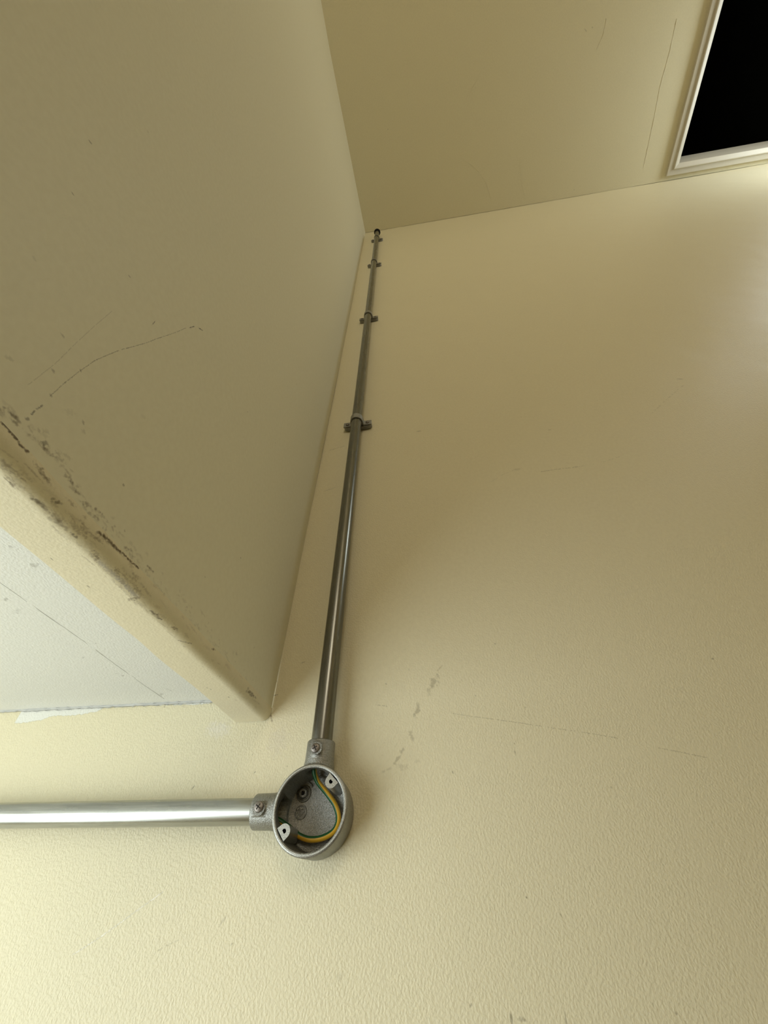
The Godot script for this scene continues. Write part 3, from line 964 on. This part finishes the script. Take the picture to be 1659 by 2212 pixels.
# ---------------------------------------------------------------- hatch in the ceiling
func make_hatch() -> void:
	var ox0 := 1.231                                               # outer edges of the frame
	var ox1 := 1.888
	var oz0 := 0.018
	var oz1 := 0.84
	var at := Vector3(ox0, ceiling_y(ox0), oz0)
	var t := thing("hatch_frame", at, "white stepped timber frame around the black ceiling opening", "frame")
	t.rotation.z = -atan(0.045)
	var w := ox1 - ox0
	var d := oz1 - oz0
	# section of a member: u inwards from the outer edge, v downwards from the ceiling
	var sec := [Vector2(0.0, -0.001), Vector2(0.0, 0.0125), Vector2(0.0015, 0.014), Vector2(0.021, 0.014), Vector2(0.0235, 0.0195), Vector2(0.0265, 0.0195), Vector2(0.041, 0.012), Vector2(0.042, 0.0105), Vector2(0.042, -0.15), Vector2(0.035, -0.15), Vector2(0.035, -0.001)]
	var sides := [[Vector3.ZERO, Vector3.RIGHT, Vector3.BACK, w], [Vector3(w, 0, 0), Vector3.BACK, Vector3.LEFT, d], [Vector3(w, 0, d), Vector3.LEFT, Vector3.FORWARD, w], [Vector3(0, 0, d), Vector3.FORWARD, Vector3.RIGHT, d]]
	for s in sides:
		var b := Buf.new()
		var run: Vector3 = s[1]
		var inward: Vector3 = s[2]
		var m := sec.size()
		for k in m - 1:
			var p: Vector2 = sec[k]
			var q: Vector2 = sec[k + 1]
			var e := q - p
			var nn := Vector2(-e.y, e.x).normalized()               # outward in (u, v)
			var nrm := inward * nn.x + Vector3.DOWN * nn.y
			var org: Vector3 = s[0]
			var pts := [org + inward * p.x + Vector3.DOWN * p.y + run * p.x, org + inward * p.x + Vector3.DOWN * p.y + run * (s[3] - p.x), org + inward * q.x + Vector3.DOWN * q.y + run * (s[3] - q.x), org + inward * q.x + Vector3.DOWN * q.y + run * q.x]
			b.flat(pts, nrm)
		inst("frame_member", [b], [M.frame_paint], t)


# ---------------------------------------------------------------- round conduit box
func make_box() -> void:
	var t := thing("conduit_box", BX, "round open galvanised conduit box holding a green and yellow wire", "junction box")
	# body: a cast cup with two spouts, bored through
	var c := CSGCombiner3D.new()
	c.name = "body"
	c.use_collision = false
	var cup := CSGPolygon3D.new()
	cup.name = "cup"
	cup.mode = CSGPolygon3D.MODE_SPIN
	cup.spin_degrees = 360.0
	cup.spin_sides = 72
	cup.smooth_faces = false
	cup.polygon = PackedVector2Array([Vector2(0, 0.0), Vector2(0.0305, 0.0), Vector2(0.0314, 0.0009), Vector2(0.0325, 0.0296), Vector2(0.0321, 0.0306), Vector2(0.0313, 0.031), Vector2(0, 0.031)])
	cup.rotation.x = PI / 2
	cup.material = M.cast
	cup.smooth_faces = true
	c.add_child(cup)
	for k in 2:
		var sp := CSGPolygon3D.new()
		sp.name = "spout"
		sp.mode = CSGPolygon3D.MODE_SPIN
		sp.spin_degrees = 360.0
		sp.spin_sides = 40
		sp.polygon = PackedVector2Array([Vector2(0, 0.02), Vector2(0.0139, 0.02), Vector2(0.0139, 0.0335), Vector2(0.0133, 0.037), Vector2(0.0131, 0.0522), Vector2(0.0124, 0.0532), Vector2(0, 0.0532)])
		sp.smooth_faces = true
		sp.material = M.cast
		sp.position = Vector3(0, 0, PIPE_Z)
		if k == 1:
			sp.rotation.z = PI / 2
		c.add_child(sp, true)
		var boss := CSGCylinder3D.new()                             # boss for the locking screw
		boss.name = "boss"
		boss.radius = 0.0052
		boss.height = 0.006
		boss.sides = 24
		boss.material = M.cast
		boss.rotation.x = PI / 2
		boss.position = Vector3(0, 0.0445, PIPE_Z + 0.0115) if k == 0 else Vector3(-0.0445, 0, PIPE_Z + 0.0115)
		c.add_child(boss, true)
	var hollow := CSGPolygon3D.new()
	hollow.name = "hollow"
	hollow.mode = CSGPolygon3D.MODE_SPIN
	hollow.spin_degrees = 360.0
	hollow.spin_sides = 72
	hollow.polygon = PackedVector2Array([Vector2(0, 0.0028), Vector2(0.0262, 0.0028), Vector2(0.0278, 0.0042), Vector2(0.0291, 0.0302), Vector2(0.0299, 0.034), Vector2(0, 0.034)])
	hollow.rotation.x = PI / 2
	hollow.operation = CSGShape3D.OPERATION_SUBTRACTION
	hollow.smooth_faces = true
	hollow.material = M.cast
	c.add_child(hollow)
	for k in 2:
		var bore := CSGCylinder3D.new()
		bore.name = "bore"
		bore.radius = 0.0101
		bore.height = 0.06
		bore.sides = 36
		bore.operation = CSGShape3D.OPERATION_SUBTRACTION
		bore.material = M.cast
		bore.position = Vector3(0, 0.05, PIPE_Z) if k == 0 else Vector3(-0.05, 0, PIPE_Z)
		if k == 1:
			bore.rotation.z = PI / 2
		c.add_child(bore, true)
	t.add_child(c, true)
	# the rim, rubbed bright by the lid
	var wr := Buf.new()
	wr.lathe(Vector3.ZERO, Vector3.BACK, [[0.0322, 0.0304], [0.0316, 0.03095], [0.0311, 0.0312], [0.0301, 0.0312], [0.0296, 0.0308]], 72)
	var rim := inst("worn_rim", [wr], [M.bare], t)
	rim.set_meta("label", "bright rubbed rim of the box")
	# lugs for the lid screws, at 50.8 mm centres
	for k in 2:
		var g := deg_to_rad(48.0) + PI * k if k == 0 else deg_to_rad(219.0)
		var dir := Vector3(cos(g), sin(g), 0)
		var tan_ := Vector3(-sin(g), cos(g), 0)
		var at := dir * 0.0246
		var r := 0.0051
		var pts := []
		for i in 13:
			var h := PI / 2 + PI * i / 12.0
			pts.append(Vector2(cos(h), sin(h)) * r)
		pts.append(Vector2(0.0036, -r * 1.06))
		pts.append(Vector2(0.0036, r * 1.06))
		var hole := []
		var b := Buf.new()
		var zt := 0.0309
		var zb := 0.004
		# side walls, then a top with a round hole in it
		b.extrude(pts, Vector3(at.x, at.y, zb), dir, tan_, Vector3(0, 0, zt - zb), false)
		var m := pts.size()
		for i in m:
			hole.append((pts[i] as Vector2).normalized() * 0.0017)
		for i in m:
			var j := (i + 1) % m
			b.flat([at + dir * pts[i].x + tan_ * pts[i].y + Vector3(0, 0, zt), at + dir * pts[j].x + tan_ * pts[j].y + Vector3(0, 0, zt), at + dir * hole[j].x + tan_ * hole[j].y + Vector3(0, 0, zt), at + dir * hole[i].x + tan_ * hole[i].y + Vector3(0, 0, zt)], Vector3.BACK)
		var lug := inst("lid_lug", [b], [M.bare], t)
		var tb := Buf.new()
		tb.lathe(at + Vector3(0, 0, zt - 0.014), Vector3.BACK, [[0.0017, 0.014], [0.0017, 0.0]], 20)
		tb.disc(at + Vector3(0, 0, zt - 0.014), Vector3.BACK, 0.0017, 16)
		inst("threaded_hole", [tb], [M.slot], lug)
	# locking screws on the spouts
	for k in 2:
		var at := Vector3(-0.0010, 0.0445, PIPE_Z + 0.0144) if k == 0 else Vector3(-0.0445, 0.0010, PIPE_Z + 0.0144)
		var b := Buf.new()
		b.lathe(at, Vector3.BACK, [[0.0041, -0.001], [0.0041, 0.0006], [0.0036, 0.0015], [0.0024, 0.0019], [0.0012, 0.0021]], 24)
		b.disc(at + Vector3(0, 0, 0.0021), Vector3.BACK, 0.0013, 16)
		var sc := inst("locking_screw", [b], [M.screw], t)
		sc.set_meta("label", "worn brown locking screw")
		for j in 2:
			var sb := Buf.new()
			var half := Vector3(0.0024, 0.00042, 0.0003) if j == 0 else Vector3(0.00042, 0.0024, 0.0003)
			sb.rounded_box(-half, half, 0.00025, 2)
			var slot := inst("slot", [sb], [M.slot], sc)  # raised dark bar drawn for the shaded slot
			slot.position = at + Vector3(0, 0, 0.0020)
			slot.rotation.z = 0.5 + k * 0.5
	# cast details on the floor of the box: earth boss in its pocket and a round maker's roundel
	var boss_at := Vector3(-0.0155, 0.0150, 0.0028)
	var eb := Buf.new()
	eb.lathe(boss_at, Vector3.BACK, [[0.0068, 0.0], [0.0064, 0.0012], [0.0056, 0.0016], [0.0049, 0.0006], [0.0042, 0.0006], [0.0038, 0.003], [0.0032, 0.0036], [0.0019, 0.0036], [0.0017, 0.0022], [0.0, 0.0022]], 28)
	var lip := []
	for i in 9:
		var h := deg_to_rad(35.0 + 110.0 * i / 8.0)
		lip.append(boss_at + Vector3(cos(h), sin(h), 0) * 0.0092 + Vector3(0, 0, 0.0006))
	eb.tube(lip, 0.0007, 8, func(_k: int) -> Vector3: return Vector3.BACK)
	var earth := inst("earth_boss", [eb], [M.cast], t)
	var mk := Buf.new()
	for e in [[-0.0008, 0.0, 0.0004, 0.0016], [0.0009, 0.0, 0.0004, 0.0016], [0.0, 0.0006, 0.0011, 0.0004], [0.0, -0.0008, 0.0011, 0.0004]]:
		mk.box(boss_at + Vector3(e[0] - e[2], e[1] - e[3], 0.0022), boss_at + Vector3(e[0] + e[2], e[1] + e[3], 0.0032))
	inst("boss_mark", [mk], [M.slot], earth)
	var r_at := Vector3(-0.0163, 0.0012, 0.0028)
	var rb := Buf.new()
	rb.lathe(r_at, Vector3.BACK, [[0.0056, 0.0], [0.0053, 0.0008], [0.0048, 0.0008], [0.0045, 0.0001], [0.0, 0.0001]], 28)
	var heart := []
	for i in 25:
		var h := TAU * i / 24.0
		heart.append(r_at + Vector3(sin(h) ** 3 * 0.0030, (0.8125 * cos(h) - 0.3125 * cos(2 * h) - 0.125 * cos(3 * h) - 0.0625 * cos(4 * h)) * 0.0030, 0.0002))
	rb.tube(heart, 0.0004, 6, func(_k: int) -> Vector3: return Vector3.BACK)
	rb.tube([r_at + Vector3(0, -0.003, 0.0002), r_at + Vector3(0, 0, 0.0002), r_at + Vector3(0, 0.001, 0.0002)], 0.0004, 6, func(_k: int) -> Vector3: return Vector3.BACK)
	inst("cast_roundel", [rb], [M.cast], t)


# ---------------------------------------------------------------- earth wire
func make_wire() -> void:
	var keys := [Vector3(-0.0035, 0.085, 0.0175), Vector3(-0.0048, 0.052, 0.0170), Vector3(-0.0052, 0.034, 0.0155), Vector3(-0.0020, 0.0235, 0.0110), Vector3(0.0075, 0.0140, 0.0075), Vector3(0.0155, 0.0055, 0.0065), Vector3(0.0195, -0.0040, 0.0068), Vector3(0.0172, -0.0120, 0.0072), Vector3(0.0085, -0.0168, 0.0070), Vector3(-0.0030, -0.0182, 0.0068), Vector3(-0.0135, -0.0158, 0.0075), Vector3(-0.0240, -0.0098, 0.0105), Vector3(-0.0360, -0.0045, 0.0145), Vector3(-0.052, -0.0030, 0.0160), Vector3(-0.085, -0.002, 0.0165)]
	var curve := Curve3D.new()
	for k in keys.size():
		var a: Vector3 = keys[maxi(k - 1, 0)]
		var b: Vector3 = keys[mini(k + 1, keys.size() - 1)]
		var t := (b - a) / 6.0
		curve.add_point(keys[k] - Vector3.ZERO, -t, t)
	var path := []
	var n := 120
	for k in n + 1:
		path.append(curve.sample_baked(curve.get_baked_length() * k / n, true))
	var mid := Vector3(-0.004, 0.0, 0.035)
	var ref := func(k: int) -> Vector3:                             # the green side faces the middle of the box
		var p: Vector3 = path[k]
		return (Vector3(mid.x - p.x, mid.y - p.y, 0.0).normalized() + Vector3(0, 0, 0.42)).normalized()
	var green := Buf.new()
	var yellow := Buf.new()
	green.tube(path, 0.0023, 12, ref, -1.0, 1.0)
	yellow.tube(path, 0.0023, 16, ref, 1.0, TAU - 1.0)
	var t := thing("earth_wire", BX, "single green and yellow striped wire curled inside the round box", "wire")
	var y := inst("yellow_sheath", [yellow], [M.yellow], t)
	y.set_meta("label", "yellow side of the sheath")
	var g := inst("green_stripe", [green], [M.green], t)
	g.set_meta("label", "green stripe of the sheath")


# ---------------------------------------------------------------- tubes
func make_pipes() -> void:
	var up := thing("conduit_tube", BX + Vector3(0, 0.040, PIPE_Z), "long upright galvanised steel conduit tube rising from the round box", "conduit")
	var top := EYE.y + 2.378 - BX.y - 0.040
	var b := Buf.new()
	b.lathe(Vector3.ZERO, Vector3.UP, [[0.0086, 0.0], [PIPE_R - 0.0004, 0.0], [PIPE_R, 0.0006], [PIPE_R, top], [0.0086, top], [0.0086, 0.0]], 48)
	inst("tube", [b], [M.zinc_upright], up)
	var ring := Buf.new()
	var pts := []
	for k in 33:
		pts.append(Vector3(cos(TAU * k / 32.0), 0, sin(TAU * k / 32.0)) * 0.0125 + Vector3(0, top - 0.002, 0))
	ring.tube(pts, 0.0034, 10, func(_k: int) -> Vector3: return Vector3.UP)
	var bush := inst("end_bush", [ring], [M.rubber], up)
	bush.set_meta("label", "black ring bush on the top end")
	# dark weld seam line and scuffs on the side of the tube
	var level := thing("conduit_tube", BX + Vector3(-0.040, 0, PIPE_Z), "level galvanised steel conduit tube running sideways from the round box", "conduit")
	var run := BX.x - 0.040 - (SIDE_X - 0.02)
	var c := Buf.new()
	c.lathe(Vector3.ZERO, Vector3.LEFT, [[0.0086, 0.0], [PIPE_R - 0.0004, 0.0], [PIPE_R, 0.0006], [PIPE_R, run], [0.0086, run], [0.0086, 0.0]], 48)
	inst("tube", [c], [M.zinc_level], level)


# ---------------------------------------------------------------- saddles
func make_saddles() -> void:
	var labels := ["galvanised saddle clip nearest above the round box on the upright tube", "second galvanised saddle clip up the upright tube from the box", "third galvanised saddle clip up the upright tube from the box", "topmost galvanised saddle clip just below the black end bush"]
	var heights := [0.681, 1.246, 1.832, 2.262]
	var first: Node3D
	for k in 4:
		var at := Vector3(BX.x, EYE.y + heights[k], 0.0)
		if k == 0:
			first = make_saddle(at)
			tag(first, labels[0], "pipe clip", "saddle clips on the upright conduit")
		else:
			var c: Node3D = first.duplicate()
			c.name = "conduit_saddle_%03d" % k
			add_child(c, true)
			c.position = at
			c.set_meta("label", labels[k])


func make_saddle(at: Vector3) -> Node3D:
	var t := thing("conduit_saddle", at, "", "pipe clip")
	var half := 0.0275
	var r := 0.0085
	var pts := []
	for s in [1.0, -1.0]:
		for i in 13:
			var g := -PI / 2 + PI * i / 12.0
			pts.append(Vector2((half - r) * s + cos(g) * r * s, sin(g) * r * s))
	var base := Buf.new()
	base.extrude(pts, Vector3(0, 0, 0.0), Vector3.RIGHT, Vector3.UP, Vector3(0, 0, 0.0068))
	inst("spacer_base", [base], [M.cast], t)
	# strap: ears and a hoop over the tube, seen along the tube in (x, z)
	var ro := PIPE_R + 0.0021
	var ri := PIPE_R + 0.0001
	var zc := PIPE_Z
	var z0 := 0.0068
	var z1 := 0.0095
	var out := []
	out.append(Vector2(half, z0))
	out.append(Vector2(half, z1 - 0.0006))
	out.append(Vector2(half - 0.0006, z1))
	out.append(Vector2(ro + 0.0022, z1))
	out.append(Vector2(ro + 0.0006, z1 + 0.0008))
	out.append(Vector2(ro, z1 + 0.0025))
	for i in 17:
		var g := PI * i / 16.0
		out.append(Vector2(cos(g) * ro, zc + sin(g) * ro))
	out.append(Vector2(-ro, z1 + 0.0025))
	out.append(Vector2(-ro - 0.0006, z1 + 0.0008))
	out.append(Vector2(-ro - 0.0022, z1))
	out.append(Vector2(-half + 0.0006, z1))
	out.append(Vector2(-half, z1 - 0.0006))
	out.append(Vector2(-half, z0))
	out.append(Vector2(-ri, z0))
	for i in 17:
		var g := PI - PI * i / 16.0
		out.append(Vector2(cos(g) * ri, zc + sin(g) * ri))
	out.append(Vector2(ri, z0))
	var strap := Buf.new()
	strap.extrude(out, Vector3(0, -0.0068, 0), Vector3.RIGHT, Vector3.BACK, Vector3(0, 0.0136, 0))
	inst("strap", [strap], [M.cast], t)
	for s in [-1.0, 1.0]:
		var b := Buf.new()
		var p := Vector3(0.0198 * s, 0, z1)
		b.lathe(p, Vector3.BACK, [[0.0036, -0.0002], [0.0035, 0.0009], [0.0027, 0.0017], [0.0012, 0.0020]], 20)
		b.disc(p + Vector3(0, 0, 0.0020), Vector3.BACK, 0.0013, 12)
		var sc := inst("saddle_screw", [b], [M.screw], t)
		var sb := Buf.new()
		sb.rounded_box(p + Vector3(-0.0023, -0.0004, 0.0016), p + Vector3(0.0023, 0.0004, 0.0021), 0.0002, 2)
		inst("slot", [sb], [M.slot], sc)  # dark bar on the head, painted shade of the slot
	return t
